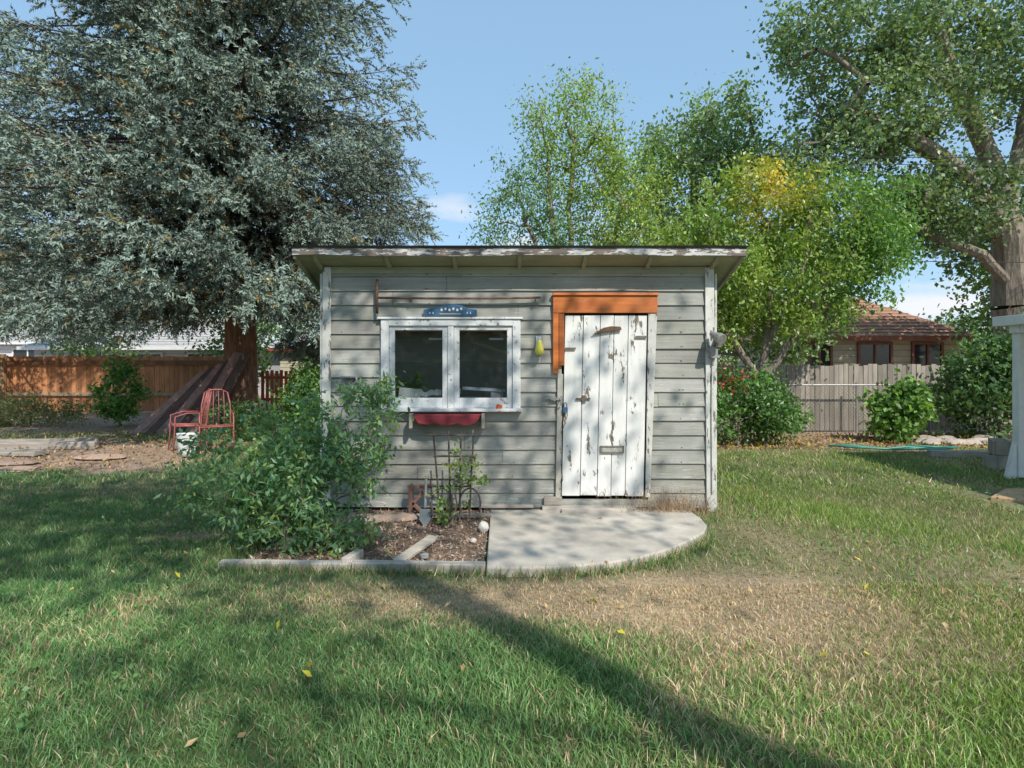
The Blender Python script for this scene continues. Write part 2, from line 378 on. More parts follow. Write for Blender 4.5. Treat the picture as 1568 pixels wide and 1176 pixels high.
for X0 in (xa,xb-.03):
    g.hexa([(X0,ya+.022,zr(ya)-.03),(X0+.028,ya+.022,zr(ya)-.03),(X0+.028,yb,zr(yb)-.03),(X0,yb,zr(yb)-.03),
            (X0,ya+.022,zr(ya)+.043),(X0+.028,ya+.022,zr(ya)+.043),(X0+.028,yb,zr(yb)+.043),(X0,yb,zr(yb)+.043)])
g.box(XL+.06,XR-.06,5.370,5.398,2.27,2.335)
g.build('soffit_and_rafters',M_cream,shed,bevel=.003)
g=MB()
nseg=60
for k in range(nseg):
    x0=xa+(xb-xa)*k/nseg;x1=xa+(xb-xa)*(k+1)/nseg
    f=lambda x:.006*math.sin(x*2.1)+.004*math.sin(x*7+1)
    g.hexa([(x0,ya,zr(ya)-.005+f(x0)),(x1,ya,zr(ya)-.005+f(x1)),(x1,ya+.02,zr(ya)-.005+f(x1)),(x0,ya+.02,zr(ya)-.005+f(x0)),
            (x0,ya,zr(ya)+.06+f(x0)*.5),(x1,ya,zr(ya)+.06+f(x1)*.5),(x1,ya+.02,zr(ya)+.06+f(x1)*.5),(x0,ya+.02,zr(ya)+.06+f(x0)*.5)])
g.build('fascia_board',M_fascia,shed)
g=MB()
g.hexa([(-1.80,5.36,.02),(-1.715,5.36,.02),(-1.715,5.374,.02),(-1.80,5.374,.02),(-1.785,5.36,2.33),(-1.705,5.36,2.33),(-1.705,5.374,2.33),(-1.785,5.374,2.33)])
g.hexa([(1.835,5.36,.02),(1.925,5.36,.02),(1.925,5.374,.02),(1.835,5.374,.02),(1.82,5.36,2.33),(1.905,5.36,2.33),(1.905,5.374,2.33),(1.82,5.374,2.33)])
g.box(XL-.026,XL-.004,5.378,5.47,.02,2.27);g.box(XR+.006,XR+.028,5.378,5.47,.02,2.27)
g.build('corner_trim',M_trim,shed,bevel=.003)
g=MB()
g.box(XL+.1,XR-.1,5.44,5.5,-.03,.05,col=(.5,.5,.5))
g.box(-.25,.42,5.30,5.370,.012,.05);g.box(.28,1.15,5.25,5.368,.058,.085,col=(1.3,1.3,1.3));g.box(.45,1.7,5.29,5.366,-.01,.055)
g.rbox((.75,5.2,.075),(.6,.07,.03),(0,0,.03),col=(1.4,1.4,1.35))
g.box(.30,.47,5.34,5.370,.09,.165)
g.build('sill_boards',M_greywood,shed,bevel=.004)
# window
win=empty('window');win.parent=shed
g=MB()
x0,x1,z0,z1=-1.234,.08,1.0,1.834
g.box(x0,x0+.075,5.345,5.373,z0,z1);g.box(x1-.075,x1,5.345,5.373,z0,z1)
g.box(x0+.075,x1-.075,5.343,5.373,z1-.06,z1);g.box(x0-.015,x1+.015,5.29,5.373,z0-.03,z0-.002)
g.box(x0-.03,x1+.02,5.33,5.373,z1+.002,z1+.022)
mid=(-.645-.508)/2
g.box(mid-.028,mid+.028,5.35,5.385,z0,z1-.06)
for a,b in ((x0+.077,mid-.03),(mid+.03,x1-.077)):
    g.box(a,a+.05,5.362,5.395,z0,z1-.062);g.box(b-.05,b,5.362,5.395,z0,z1-.062)
    g.box(a+.05,b-.05,5.364,5.395,z0,z0+.095);g.box(a+.05,b-.05,5.364,5.395,z1-.10,z1-.062)
g.build('window_frame',M_winw,win,bevel=.004)
g=MB()
for a,b in ((x0+.12,mid-.07),(mid+.07,x1-.12)):
    g.add([(a,5.38,z0+.08),(b,5.38,z0+.08),(b,5.38,z1-.09),(a,5.38,z1-.09)],[[0,1,2,3]])
g.build('window_panes',M_glass,win)
g=MB();g.rbox((-.12,5.315,1.012),(.05,.04,.05),(0,.3,.2),col=(1,.6,.5));g.build('red_brick_bit',M_orange,win,bevel=.006)
g=MB()
g.box(-1.3,.1,5.5,5.85,1.05,1.08,col=(.3,.28,.26))
g.rbox((-.98,5.50,1.13),(.22,.1,.10),(0,.1,.1),col=(1,1,1))
for k in range(6): g.rbox((-.86+.06*k,5.50,1.12+.006*k),(.09,.10,.05),(random.uniform(-.3,.3),random.uniform(-.5,.5),random.random()))
g.rbox((-.27,5.50,1.17),(.42,.1,.012),(.2,.06,.1),col=(.6,.68,.8));g.rbox((-.15,5.52,1.12),(.12,.08,.08),(0,0,.2),col=(.7,.7,.7))
g.rbox((-.2,6.0,1.58),(.5,.1,.03),(0,.3,0),col=(.7,.5,.3));g.rbox((-.72,5.46,1.655),(.16,.02,.02),(0,0,0),col=(1,1,1));g.rbox((-.15,5.46,1.655),(.14,.02,.02),(0,0,0),col=(1,1,1))
g.build('shelf_contents',M_white,shed,bevel=.008)
# door
door=empty('plank_door');door.parent=shed
g=MB();shear=.033
def dx(x,z): return x-(1.884-z)/1.712*shear
edges=[.50,.675,.835,.965,1.10,1.277]
zt,zb=1.875,.172
for k in range(5):
    a,b=edges[k]+.003,edges[k+1]-.003;yo=5.368+random.uniform(-.004,.003);zz=zb+random.uniform(-.006,.01)
    c=np.array([1,1,1])*random.uniform(.93,1.03)
    g.hexa([(dx(a,zz),yo,zz),(dx(b,zz),yo,zz),(dx(b,zz),yo+.024,zz),(dx(a,zz),yo+.024,zz),(dx(a,zt),yo,zt),(dx(b,zt),yo,zt),(dx(b,zt),yo+.024,zt),(dx(a,zt),yo+.024,zt)],0,c)
g.build('door_planks',M_door,door,bevel=.003)
g=MB();g.box(.5,1.26,5.40,5.409,.2,1.86);g.build('door_backing',M_dark,door)
g=MB()
g.box(.385,1.368,5.342,5.373,1.895,2.055);g.box(.38,1.375,5.325,5.374,2.058,2.082,col=(1.15,1.15,1.15))
g.box(.385,.438,5.345,5.3735,1.325,1.892)
g.box(.441,.492,5.349,5.3735,1.40,1.892,col=(.6,.6,.6))
g.build('orange_door_frame',M_orange,door,bevel=.004)
g=MB()
g.hexa([(.41,5.352,.15),(.455,5.352,.15),(.455,5.373,.15),(.41,5.373,.15),(.43,5.352,1.32),(.482,5.352,1.32),(.482,5.373,1.32),(.43,5.373,1.32)],col=(.75,.72,.66))
g.hexa([(1.256,5.352,.16),(1.30,5.352,.16),(1.30,5.373,.16),(1.256,5.373,.16),(1.284,5.352,1.89),(1.366,5.352,1.89),(1.366,5.373,1.89),(1.284,5.373,1.89)])
g.build('door_jambs',M_trim,door,bevel=.003)
g=MB()
g.prism([(.752,1.69),(.80,1.70),(1.03,1.735),(1.02,1.765),(.93,1.77),(.86,1.755)],5.335,5.355,'XZ');g.build('door_handle',M_rust,door,bevel=.003)
g=MB()
for a in ((.83,.84,.575,.645),(1.045,1.055,.575,.645),(.84,1.045,.635,.645),(.84,1.045,.575,.585)): g.box(a[0],a[1],5.348,5.362,a[2],a[3],col=(.8,.75,.65))
g.box(.845,1.04,5.357,5.363,.588,.632,col=(1.6,1.6,1.55))
g.box(.30,.41,5.352,5.36,1.085,1.115);g.box(.36,.47,5.338,5.350,1.075,1.10);g.tube([(.455,5.33,1.09),(.455,5.30,1.08),(.455,5.30,1.04),(.46,5.33,1.03)],.006)
g.box(.60,.73,5.352,5.360,1.075,1.095,col=(.5,.4,.35));g.box(.66,.69,5.351,5.361,1.05,1.12,col=(.5,.4,.35));g.box(1.16,1.27,5.350,5.356,1.66,1.68,col=(.7,.6,.5))
g.box(.50,.60,5.350,5.356,1.55,1.57,col=(.6,.5,.4))
g.build('hasp_and_mail_slot',M_metal,door)
g=MB();g.rbox((.50,5.33,.985),(.045,.02,.05));g.tube([(.487,5.33,1.01),(.487,5.33,1.04),(.50,5.33,1.055),(.513,5.33,1.04),(.513,5.33,1.01)],.005);g.build('padlock',M_blue,door,bevel=.004)

# ------------------------------------------------------------------ things on wall
g=MB()
g.tube([(-1.25,5.33,2.035),(-.7,5.325,2.028),(-.1,5.325,2.03),(.27,5.33,2.037)],.011,8)
g.tube([(-1.262,5.32,1.885),(-1.262,5.315,2.05),(-1.262,5.32,2.205)],.013,8,col=(.8,.8,.8))
for zz in np.linspace(1.9,2.19,9): g.tube([(-1.262,5.32,zz),(-1.262,5.37,zz)],.004,5)
for xx in (-.95,.22): g.tube([(xx,5.39,2.01),(xx,5.32,2.01),(xx,5.31,2.035)],.005,5)
g.build('hanging_rake',M_rust,smooth=True)
g=MB()
top=[(-.33+.0,1.925),(-.36,1.93),(-.42,1.935),(-.47,1.965),(-.56,1.975),(-.64,1.97),(-.70,1.94),(-.76,1.935),(-.80,1.93),(-.83,1.925)]
g.prism([(-.83,1.862),(-.33,1.862)]+top,5.335,5.355,'XZ',0)
for k in range(6):
    cx=-.66+.035*k*1.05;cz=1.925+(.006 if k%2 else -.004)
    g.prism([(cx+.012*math.cos(t),cz+.014*math.sin(t)) for t in np.linspace(0,6.283,9)[:-1]],5.330,5.3345,'XZ',1)
for cx in (-.77,-.74,-.42,-.39): g.prism([(cx-.008,1.885),(cx+.008,1.885),(cx,1.908)],5.330,5.3345,'XZ',1)
g.prism([(-.68,1.878),(-.48,1.878),(-.48,1.890),(-.68,1.890)],5.3305,5.3345,'XZ',1,(.6,.55,.4))
g.build('welcome_sign',[M_blue,M_white],bevel=.002)
g=MB()
g.prism([(-.90,.948),(-.90,.915),(-.86,.868),(-.78,.855),(-.70,.868),(-.60,.845),(-.50,.868),(-.42,.845),(-.34,.867),(-.30,.912),(-.30,.948)],5.23,5.25,'XZ')
g.box(-.91,-.29,5.252,5.37,.935,.949)
g.build('red_wall_shelf',M_redp,bevel=.003)
g=MB()
for xx in (-.935,-.268): g.box(xx-.014,xx+.014,5.235,5.37,.82,.955)
g.build('shelf_bracket',M_greywood,bevel=.003)
g=MB()
g.box(.225,.275,5.365,5.375,1.50,1.68,0);g.tube([(.25,5.37,1.65),(.25,5.31,1.665),(.255,5.29,1.64)],.006,6,0)
g.tube([(.255,5.30,z) for z in (1.64,1.635,1.61,1.58,1.55,1.52,1.505,1.50)],[.012,.022,.024,.034,.042,.040,.028,.012],14,1)
g.build('yellow_wall_lantern',[M_white,mat('yellow_glass',(.74,.66,.10),(.62,.56,.10),rough=.25,bump=0)],smooth=True)
g=MB()
g.box(1.85,1.92,5.30,5.358,1.47,1.58);g.tube([(1.885,5.33,1.58),(1.885,5.30,1.64),(1.89,5.26,1.66)],.014,8)
g.tube([(1.86,5.31,1.70),(1.875,5.27,1.68),(1.90,5.2,1.65),(1.91,5.17,1.635)],[.022,.034,.05,.052],14)
g.tube([(1.89,5.34,1.66),(1.89,5.33,1.76)],.008);g.tube([(1.885,5.345,1.47),(1.885,5.345,1.40)],.012)
g.rbox((1.93,5.3,1.62),(.05,.06,.09),(.3,.2,0))
g.build('flood_light',M_metal,smooth=False,bevel=.003)
g=MB();g.tube([(1.885,5.35,1.40),(1.88,5.35,1.0),(1.885,5.35,.2)],.009,6);g.build('conduit_pipe',M_trim)
g=MB()
g.box(-1.60,-1.42,5.30,5.37,1.285,1.30);g.box(-1.53,-1.50,5.355,5.374,1.05,1.30)
g.tube([(-1.45,5.30,1.29),(-1.44,5.28,1.25),(-1.50,5.28,1.21),(-1.58,5.28,1.19)],.012,8)
g.tube([(-1.60+.035*math.cos(t),5.32,1.215+.02*math.sin(t)) for t in np.linspace(0,6.283,12)],.006,6)
g.tube([(-1.52,5.34,1.20),(-1.52,5.30,1.12),(-1.50,5.34,1.02)],.008,6)
g.build('hose_bracket',M_metal,bevel=.002)
g=MB();g.box(-1.62,-1.55,5.345,5.374,.80,.88);g.box(-1.60,-1.57,5.338,5.344,.82,.86,col=(.6,.6,.6));g.build('outlet_box',M_metal,bevel=.003)

# ------------------------------------------------------------------ pad, bed
g=MB();g.prism(PAD,-.06,.062);g.build('concrete_slab',M_conc,bevel=.012)
g=MB()
bx=np.linspace(-1.88,-.2,50);by=np.linspace(3.9,5.42,46);BX,BY=np.meshgrid(bx,by)
BZ=.025+.014*nz(BX*3,BY*3)+.008*nz(BX*9,BY*9);V=np.stack([BX,BY,BZ],-1).reshape(-1,3)
i=(np.arange(49)[None,:]+np.arange(45)[:,None]*50).ravel();g.add(V,np.stack([i,i+1,i+51,i+50],1),0,(1.6,1.5,1.45));
g.build('soil_bed',M_soil,smooth=True)
g=MB();n=6500;xx=rng.uniform(-1.85,-.2,n);yy=rng.uniform(3.93,5.38,n)
zz=.03+.014*nz(xx*3,yy*3)+.008*nz(xx*9,yy*9)
pal=np.array([[.34,.24,.17],[.18,.12,.09],[.46,.38,.30],[.24,.16,.11]])
g.leaves(np.stack([xx,yy,zz],1),rng.uniform(.02,.05,n),rng.uniform(.006,.018,n),pal[rng.choice(4,n)],up=2);g.build('bark_mulch',M_litter)
g=MB()
g.hexa([(-2.02,3.90,-.02),(-1.1,3.86,-.02),(-1.1,3.93,-.02),(-2.02,3.98,-.02),(-2.02,3.90,.05),(-1.1,3.86,.055),(-1.1,3.93,.055),(-2.02,3.98,.05)],col=(1.3,1.3,1.3))
g.hexa([(-1.09,3.865,-.02),(-.18,3.82,-.02),(-.18,3.90,-.02),(-1.09,3.935,-.02),(-1.09,3.865,.06),(-.18,3.82,.06),(-.18,3.90,.06),(-1.09,3.935,.06)],col=(1.15,1.15,1.15))
g.build('bed_edging_timber',M_greywood,bevel=.006)
g=MB();g.rbox((-.70,4.18,.055),(.085,.52,.025),(0.05,.06,-.35),col=(1.35,1.33,1.25));g.rbox((-1.12,4.0,.05),(.06,.2,.06),(0,0,-.25),col=(1.4,1.4,1.4))
g.rbox((-.55,5.12,.05),(.8,.06,.03),(0,0,.05),col=(1.2,1.15,1.1));g.rbox((-.05,5.30,.09),(.5,.05,.025),(0,0,.02),col=(1.2,1.15,1.1))
g.build('loose_planks',M_greywood,bevel=.004)
def rocks(name,lst,m=M_stone,col=(1,1,1)):
    g=MB()
    for (x,y,z,sx,sy,sz) in lst:
        bm=bmesh.new();bmesh.ops.create_icosphere(bm,subdivisions=2,radius=1)
        P=np.array([v.co[:] for v in bm.verts]);F=np.array([[v.index for v in f.verts] for f in bm.faces]);bm.free()
        s=rng.uniform(0,9);P=P*(1+.18*np.sin(P[:,[1,2,0]]*3.1+s)+.08*np.sin(P[:,[2,0,1]]*7+s))
        P=np.sign(P)*np.abs(P)**.75
        g.add(P*np.array([sx,sy,sz])+np.array([x,y,z]),F,0,np.array(col)*rng.uniform(.8,1.2))
    return g.build(name,m,smooth=False,bevel=0)
rocks('flagstone',[(-1.42,4.95,.06,.30,.17,.03),(-1.05,5.05,.05,.2,.12,.03)],M_stone,(.95,.75,.62))
rocks('white_stone',[(-.235,4.72,.06,.04,.05,.045),(-.30,4.4,.045,.025,.025,.02),(-.62,4.05,.045,.03,.025,.02)],M_stone,(1.4,1.4,1.35))
g=MB()
g.rbox((-.93,5.22,.16),(.035,.04,.30),(0,0,0));g.rbox((-.86,5.22,.19),(.03,.035,.22),(0,.7,0));g.rbox((-.87,5.22,.10),(.03,.035,.17),(0,-.8,0));g.rbox((-.83,5.22,.29),(.2,.05,.03),(0,-.05,0))
g.build('wooden_bracket_stand',mat('brown_wood',(.30,.16,.12),(.18,.10,.08),(9,9,30),.85,.3),bevel=.004)
g=MB()
ty=4.93
for k,(xt,xb_) in enumerate(((-.68,-.62),(-.56,-.54),(-.45,-.46),(-.33,-.37))):
    yo=ty+(.08 if k in(1,2) else -.02)
    g.tube([(xb_,yo,0),(xb_*.6+xt*.4,yo,.4),(xt,yo,.82)],.008,6)
for zz,a,b in ((.80,-.72,-.29),(.62,-.68,-.32),(.36,-.64,-.35)): g.tube([(a,ty-.03,zz),(b,ty-.03,zz)],.008,6)
for cx in (-.60,-.36): g.tube([(cx+.09*math.cos(t),ty-.06,.22+.13*math.sin(t)) for t in np.linspace(-.4,3.6,16)]+[(cx-.1,ty-.06,0)],.008,6)
g.build('wire_trellis',mat('rusted_wire',(.12,.10,.085),(.075,.06,.05),(20,20,20),.8,.1))
g=MB()
g.tube([(-.74,4.9,.42),(-.745,4.88,.18)],.012,8,col=(1.2,1.1,1.0))
g.prism([(-.79,.17),(-.70,.17),(-.695,.08),(-.745,.01),(-.795,.08)],4.87,4.885,'XZ')
g.build('garden_spade',mat('blue_grey_metal',(.26,.31,.33),(.18,.21,.23),rough=.5),bevel=.003)

# ------------------------------------------------------------------ trees
def ell(specs):
    T=[]
    for c,r,n in specs:
        v=rng.normal(size=(n,3));v/=np.linalg.norm(v,axis=1,keepdims=True);v*=(rng.uniform(.08,1,(n,1)))**.45
        T.append(v*np.array(r)+np.array(c))
    return np.concatenate(T)
def tree(name,trunk,targets,R,rtip,nleaf,sig,L,W,cols,bark=M_bark,seg=.35,droop=.6,curve=.25,colvar=.25,special=None,up=.5,extra_path=.35):
    cap=60000;P=np.zeros((cap,3));par=np.full(cap,-1);n=0
    for li,line in enumerate(trunk):
        line=np.array(line,float);prev=-1
        if li>0:
            prev=int(np.argmin(np.linalg.norm(P[:n]-line[0],axis=1)))
        for j in range(len(line)-1):
            k=max(1,int(np.linalg.norm(line[j+1]-line[j])/seg))
            for q in range(k):
                P[n]=line[j]+(line[j+1]-line[j])*q/k+(rng.normal(0,.015,3) if n else 0);par[n]=prev;prev=n;n+=1
        P[n]=line[-1];par[n]=prev;n+=1
    nt=n
    d0=np.array([np.min(np.linalg.norm(P[:nt]-t,axis=1)) for t in targets]);tips=[];paths=[]
    for t in targets[np.argsort(d0)]:
        v=t-P[:n];D=np.linalg.norm(v,axis=1);hor=np.linalg.norm(v[:,:2],axis=1)
        cost=D+.9*np.maximum(0,P[:n,2]-t[2]+.25*hor)+(P[:n,2]<P[:nt,2].min()+.25*(P[:nt,2].max()-P[:nt,2].min()))*1.0
        j=int(np.argmin(cost));L0=D[j];k=max(2,int(L0/seg));a=P[j].copy();prev=j
        bow=rng.normal(0,1,3)*L0*.09+np.array([0,0,curve*.4*L0])
        for q in range(1,k+1):
            s=q/k;P[n]=a+(t-a)*s+bow*math.sin(math.pi*s);par[n]=prev;prev=n;n+=1
            if s>.5: paths.append(P[n-1])
        tips.append(n-1)
    cnt=np.zeros(n);cnt[tips]=1
    for i in range(n-1,0,-1):
        if par[i]>=0: cnt[par[i]]+=cnt[i]
    cnt=np.maximum(cnt,1);p=math.log(R/rtip)/math.log(max(cnt[0],2));rad=rtip*cnt**p
    i=np.arange(n);i=i[par[:n]>=0];A=P[par[i]];B=P[i]
    ra=np.minimum(rad[par[i]],rad[i]*1.35)
    g=MB();big=rad[i]>rtip*3
    if big.any(): g.edges(A[big],B[big],ra[big],rad[i][big],9,0)
    g.edges(A[~big],B[~big],ra[~big],rad[i][~big],3,0)
    g.edges(P[:1]-[[0,0,.05]],P[:1]+[[0,0,.3]],[R*1.45],[R*1.0],12,0)
    C0=P[tips];m=len(C0);pick=rng.integers(0,m,nleaf)
    ce=C0[pick]+rng.normal(0,1,(nleaf,3))*np.array(sig)*rng.uniform(.3,1.1,(nleaf,1))
    if extra_path>0 and len(paths):
        pp=np.array(paths);q=rng.uniform(0,1,nleaf)<extra_path
        ce[q]=pp[rng.integers(0,len(pp),q.sum())]+rng.normal(0,1,(q.sum(),3))*np.array(sig)*.6
    cols=np.array(cols);cc=cols[rng.integers(0,len(cols),m)]*rng.uniform(1-colvar,1+colvar,(m,1))
    c=cc[pick]*rng.uniform(.75,1.25,(nleaf,1))
    if special is not None: c=special(ce,c)
    g.leaves(ce,L*rng.uniform(.6,1.2,nleaf),W*rng.uniform(.6,1.2,nleaf),np.clip(c,.005,.8),1,droop=droop,up=up)
    return g.build(name,[bark,M_leaf])

GR=[[.085,.14,.045],[.11,.175,.05],[.07,.115,.04]]
YG=[[.15,.22,.04],[.12,.20,.04],[.19,.25,.045]]
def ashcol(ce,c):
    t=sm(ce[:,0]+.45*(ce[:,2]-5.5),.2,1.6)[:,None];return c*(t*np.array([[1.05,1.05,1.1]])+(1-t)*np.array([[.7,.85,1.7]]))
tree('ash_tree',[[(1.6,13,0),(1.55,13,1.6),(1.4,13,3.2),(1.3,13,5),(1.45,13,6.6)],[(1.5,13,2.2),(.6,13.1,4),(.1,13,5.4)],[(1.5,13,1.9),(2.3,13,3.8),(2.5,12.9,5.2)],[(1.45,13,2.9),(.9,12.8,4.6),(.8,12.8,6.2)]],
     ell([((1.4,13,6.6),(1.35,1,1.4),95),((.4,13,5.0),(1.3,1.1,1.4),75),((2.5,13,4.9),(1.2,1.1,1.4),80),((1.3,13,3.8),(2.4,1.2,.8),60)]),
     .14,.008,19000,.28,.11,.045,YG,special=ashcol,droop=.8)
tree('elm_tree',[[(5.6,16.5,0),(5.5,16.5,3),(5.3,16.5,6),(5.2,16.5,7.5)],[(5.5,16.5,4),(6.4,16.5,6),(6.6,16.5,7.6)],[(5.5,16.5,3.6),(4.3,16.3,5.4),(4.0,16.3,7)]],
     ell([((6.0,16.5,8.2),(1.3,1.3,1.2),50),((4.7,16.5,7.6),(1.2,1.2,1.1),40),((4.4,16.3,6.2),(1.7,1.3,1.5),75),((7.0,16.5,6.8),(1.6,1.3,1.5),65),((4.7,16.3,4.4),(2.4,1.3,1.2),80)]),
     .25,.01,17500,.36,.15,.085,[[.12,.19,.065],[.14,.21,.06],[.10,.155,.06]])
def bxcol(ce,c):
    y=gauss(ce[:,0],ce[:,2],4.75,4.75,.50,.55)[:,None]*(rng.uniform(0,1,(len(c),1))<.8)
    r=sm(ce[:,0],5.2,6.8)[:,None]
    c=c*(1-r*.35*np.array([[1.2,.6,.2]]))
    return c*(1-y)+np.array([[.40,.30,.03]])*y
tree('boxelder_tree',[[(4.7,10.6,0),(4.7,10.6,1.4),(4.8,10.6,2.6),(4.8,10.6,4.2)],[(4.7,10.6,1.2),(5.6,10.6,2.4),(6.3,10.6,3.8)],[(4.7,10.6,1.0),(3.9,10.6,2.2),(3.4,10.5,3.3)],[(4.75,10.6,1.8),(5.2,10.2,3),(5.4,10.2,4.4)]],
     ell([((4.7,10.6,4.3),(1.3,1.1,1.1),85),((3.4,10.6,3.3),(1.2,1.1,1.0),70),((6.2,10.6,4.0),(1.3,1.1,1.1),95),((5.0,10.6,2.9),(2.1,1.1,.9),130),((3.6,11,2.2),(1.3,.8,.7),60),((6.7,10.8,3.5),(.8,.8,.8),50)]),
     .11,.007,33000,.2,.10,.054,YG,special=bxcol,droop=.9)
tree('cottonwood_tree',[[(12.95,14.5,0),(12.85,14.5,2.5),(12.65,14.4,4.6),(12.3,14.3,6.0),(11.2,14.2,8.2),(10.3,14,10.2)],
      [(12.65,14.4,4.4),(11.4,14,5.9),(9.9,13.6,6.6),(8.2,13.2,7.2),(7.2,13,7.5)],
      [(12.5,14.4,5.2),(12.9,14.3,7.6),(13.4,14,10.4)],
      [(12.85,14.5,3.2),(11.6,14,4.1),(10.3,13.8,4.5),(9.5,13.7,4.9)],
      [(11.3,14.2,8.0),(9.5,13.8,9.1),(8.1,13.6,9.9)],
      [(12.85,14.5,3.4),(14.2,14,5.4),(15.2,14,7)]],
     ell([((8.0,13.4,9.2),(2.0,1.6,1.3),80),((9.2,13.6,7.5),(2.4,1.6,1.2),90),((11.2,14,9.4),(2.3,1.8,1.4),80),((13.3,14,8.8),(2.2,1.8,1.8),80),((10.3,13.8,5.2),(2.0,1.5,1.1),85),((12.6,16.0,6.0),(2.4,.9,1.3),50),((15,14.6,5.2),(1.6,1.2,2),50),((7.8,13.4,6.4),(1.3,1.2,.8),35),((11,14,11.6),(3.5,2.5,1.2),60)]),
     .48,.010,46000,(.36,.34,.28),.12,.095,[[.09,.14,.06],[.11,.17,.07],[.07,.11,.05],[.14,.19,.07]],seg=.4,curve=.1)

def spruce(name,bx,by,Ht,prof,z0,R,nb,seed,tone=1.0,tw=14,step=.20,s0=.12,bias=0):
    r=np.random.default_rng(seed);g=MB()
    tz=np.linspace(0,Ht,16);g.tube([(bx+.03*math.sin(z),by,z-.05) for z in tz],[R*1.3 if z<.2 else R*(1-.93*z/Ht)+.01 for z in tz],14,0)
    A=[];B=[];RA=[];RB=[];TC=[];TD=[];TL=[];TI=[];TB=[]
    for b in range(nb):
        z=z0+(Ht-z0)*((b+r.uniform(0,1))/nb)**1.3
        a=b*2.39996+r.uniform(-.3,.3)
        if bias and math.sin(a)>.35 and r.uniform()<bias: a=-a
        L=prof(z,a)*r.uniform(.60,1.08)
        if L<.2: continue
        dirh=np.array([math.cos(a),math.sin(a),0]);side=np.array([-math.sin(a),math.cos(a),0])
        fr=max(0,1-(z-z0)/(Ht-z0))
        drop=.48*L*fr**.6*r.uniform(.6,1.35);drop=min(drop,z-1.6);lift=.18*L*r.uniform(.5,1.5)
        bt=r.uniform(.68,1.25)
        m=max(4,int(L/.32));prev=None
        for k in range(m+1):
            s=k/m;p=np.array([bx,by,z])+dirh*L*s+np.array([0,0,-drop*s**1.1+lift*s**3+.05*L*s])+side*.12*L*math.sin(s*3+b)*.3
            if prev is not None:
                A.append(prev);B.append(p);RA.append(.03*(1-s+.02)*L/3+.005);RB.append(.03*(1-s)*L/3+.004)
            prev=p
            if s<s0: continue
            env=(.30+.50*(1-s))*min(1,L/3)+.14
            for sd in (-1,1):
                ln=env*r.uniform(.6,1.15)
                hang=r.uniform(-1.2,-.1)
                dd=dirh*.7+side*sd*r.uniform(.4,1.0)+np.array([0,0,hang]);dd/=np.linalg.norm(dd)
                e=p+dd*ln
                nt=max(2,int(ln/step))
                for q in range(nt):
                    f=(q+1)/nt;c=p+(e-p)*f*r.uniform(.7,1)+r.normal(0,.03,3)
                    for w in range(2):
                        td=dd*.8+r.normal(0,.34,3)+np.array([0,0,-.5 if w else .30])+dirh*.35;td/=np.linalg.norm(td)
                        TC.append(c);TD.append(td);TL.append(r.uniform(.19,.36));TI.append(s*.5+.5*f);TB.append(bt)
            for w in range(2): TC.append(p);TD.append((dirh+r.normal(0,.35,3))/1.0);TL.append(r.uniform(.2,.38));TI.append(s);TB.append(bt)
    g.edges(A,B,RA,RB,4,0,(.6,.6,.6))
    TC=np.array(TC);TD=np.array(TD);TD/=np.linalg.norm(TD,axis=1,keepdims=True);TL=np.array(TL);TI=np.array(TI);TB=np.array(TB);n=len(TC)
    ref=rng.normal(size=(n,3));a=np.cross(TD,ref);a/=np.linalg.norm(a,axis=1,keepdims=True);b=np.cross(TD,a)
    t=(np.arange(tw)+.5)/tw;t=np.tile(t,(n,1))+rng.uniform(-.03,.03,(n,tw));ph=rng.uniform(0,6.283,(n,tw))
    rad=a[:,None]*np.cos(ph)[...,None]+b[:,None]*np.sin(ph)[...,None]
    base=TC[:,None]+TD[:,None]*(TL[:,None]*t)[...,None]
    nd=rad*.72+TD[:,None]*.65;nl=(rng.uniform(.065,.095,(n,tw))*(1.15-.4*t))[...,None]
    tip=base+nd*nl;wv=np.cross(nd,rad+rng.normal(0,.4,rad.shape));wv/=np.linalg.norm(wv,axis=-1,keepdims=True)+1e-9
    V=np.stack([base-wv*.0165,base+wv*.0165,tip],2).reshape(-1,3)
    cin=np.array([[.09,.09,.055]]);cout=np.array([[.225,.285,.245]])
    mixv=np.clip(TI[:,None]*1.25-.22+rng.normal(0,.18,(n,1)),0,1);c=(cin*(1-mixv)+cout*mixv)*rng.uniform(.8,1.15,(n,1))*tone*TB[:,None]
    br=(rng.uniform(0,1,(n,1))<.05);c=np.where(br,np.array([[.22,.17,.08]]),c)
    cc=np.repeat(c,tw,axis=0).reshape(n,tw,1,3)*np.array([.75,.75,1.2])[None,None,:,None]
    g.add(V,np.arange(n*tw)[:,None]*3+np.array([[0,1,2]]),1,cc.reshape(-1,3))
    return g.build(name,[M_barkred,M_needle])
def prof1(z,a):
    base=np.interp(z,[2.2,3.5,6,9,12,15],[3.6,4.3,4.3,3.9,2.4,.1]);ca=math.cos(a)
    return base*(1+(.22 if ca<0 else -.13)*abs(ca))
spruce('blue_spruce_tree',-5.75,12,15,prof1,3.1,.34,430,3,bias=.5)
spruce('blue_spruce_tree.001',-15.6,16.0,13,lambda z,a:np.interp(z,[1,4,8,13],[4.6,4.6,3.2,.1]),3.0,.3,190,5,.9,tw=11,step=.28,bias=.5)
spruce('small_spruce_tree',-3.9,15.8,7.7,lambda z,a:np.interp(z,[1,3,5,7.7],[2.3,2.2,1.8,.4]),1.0,.16,180,8,1.0,tw=12,bias=.5)

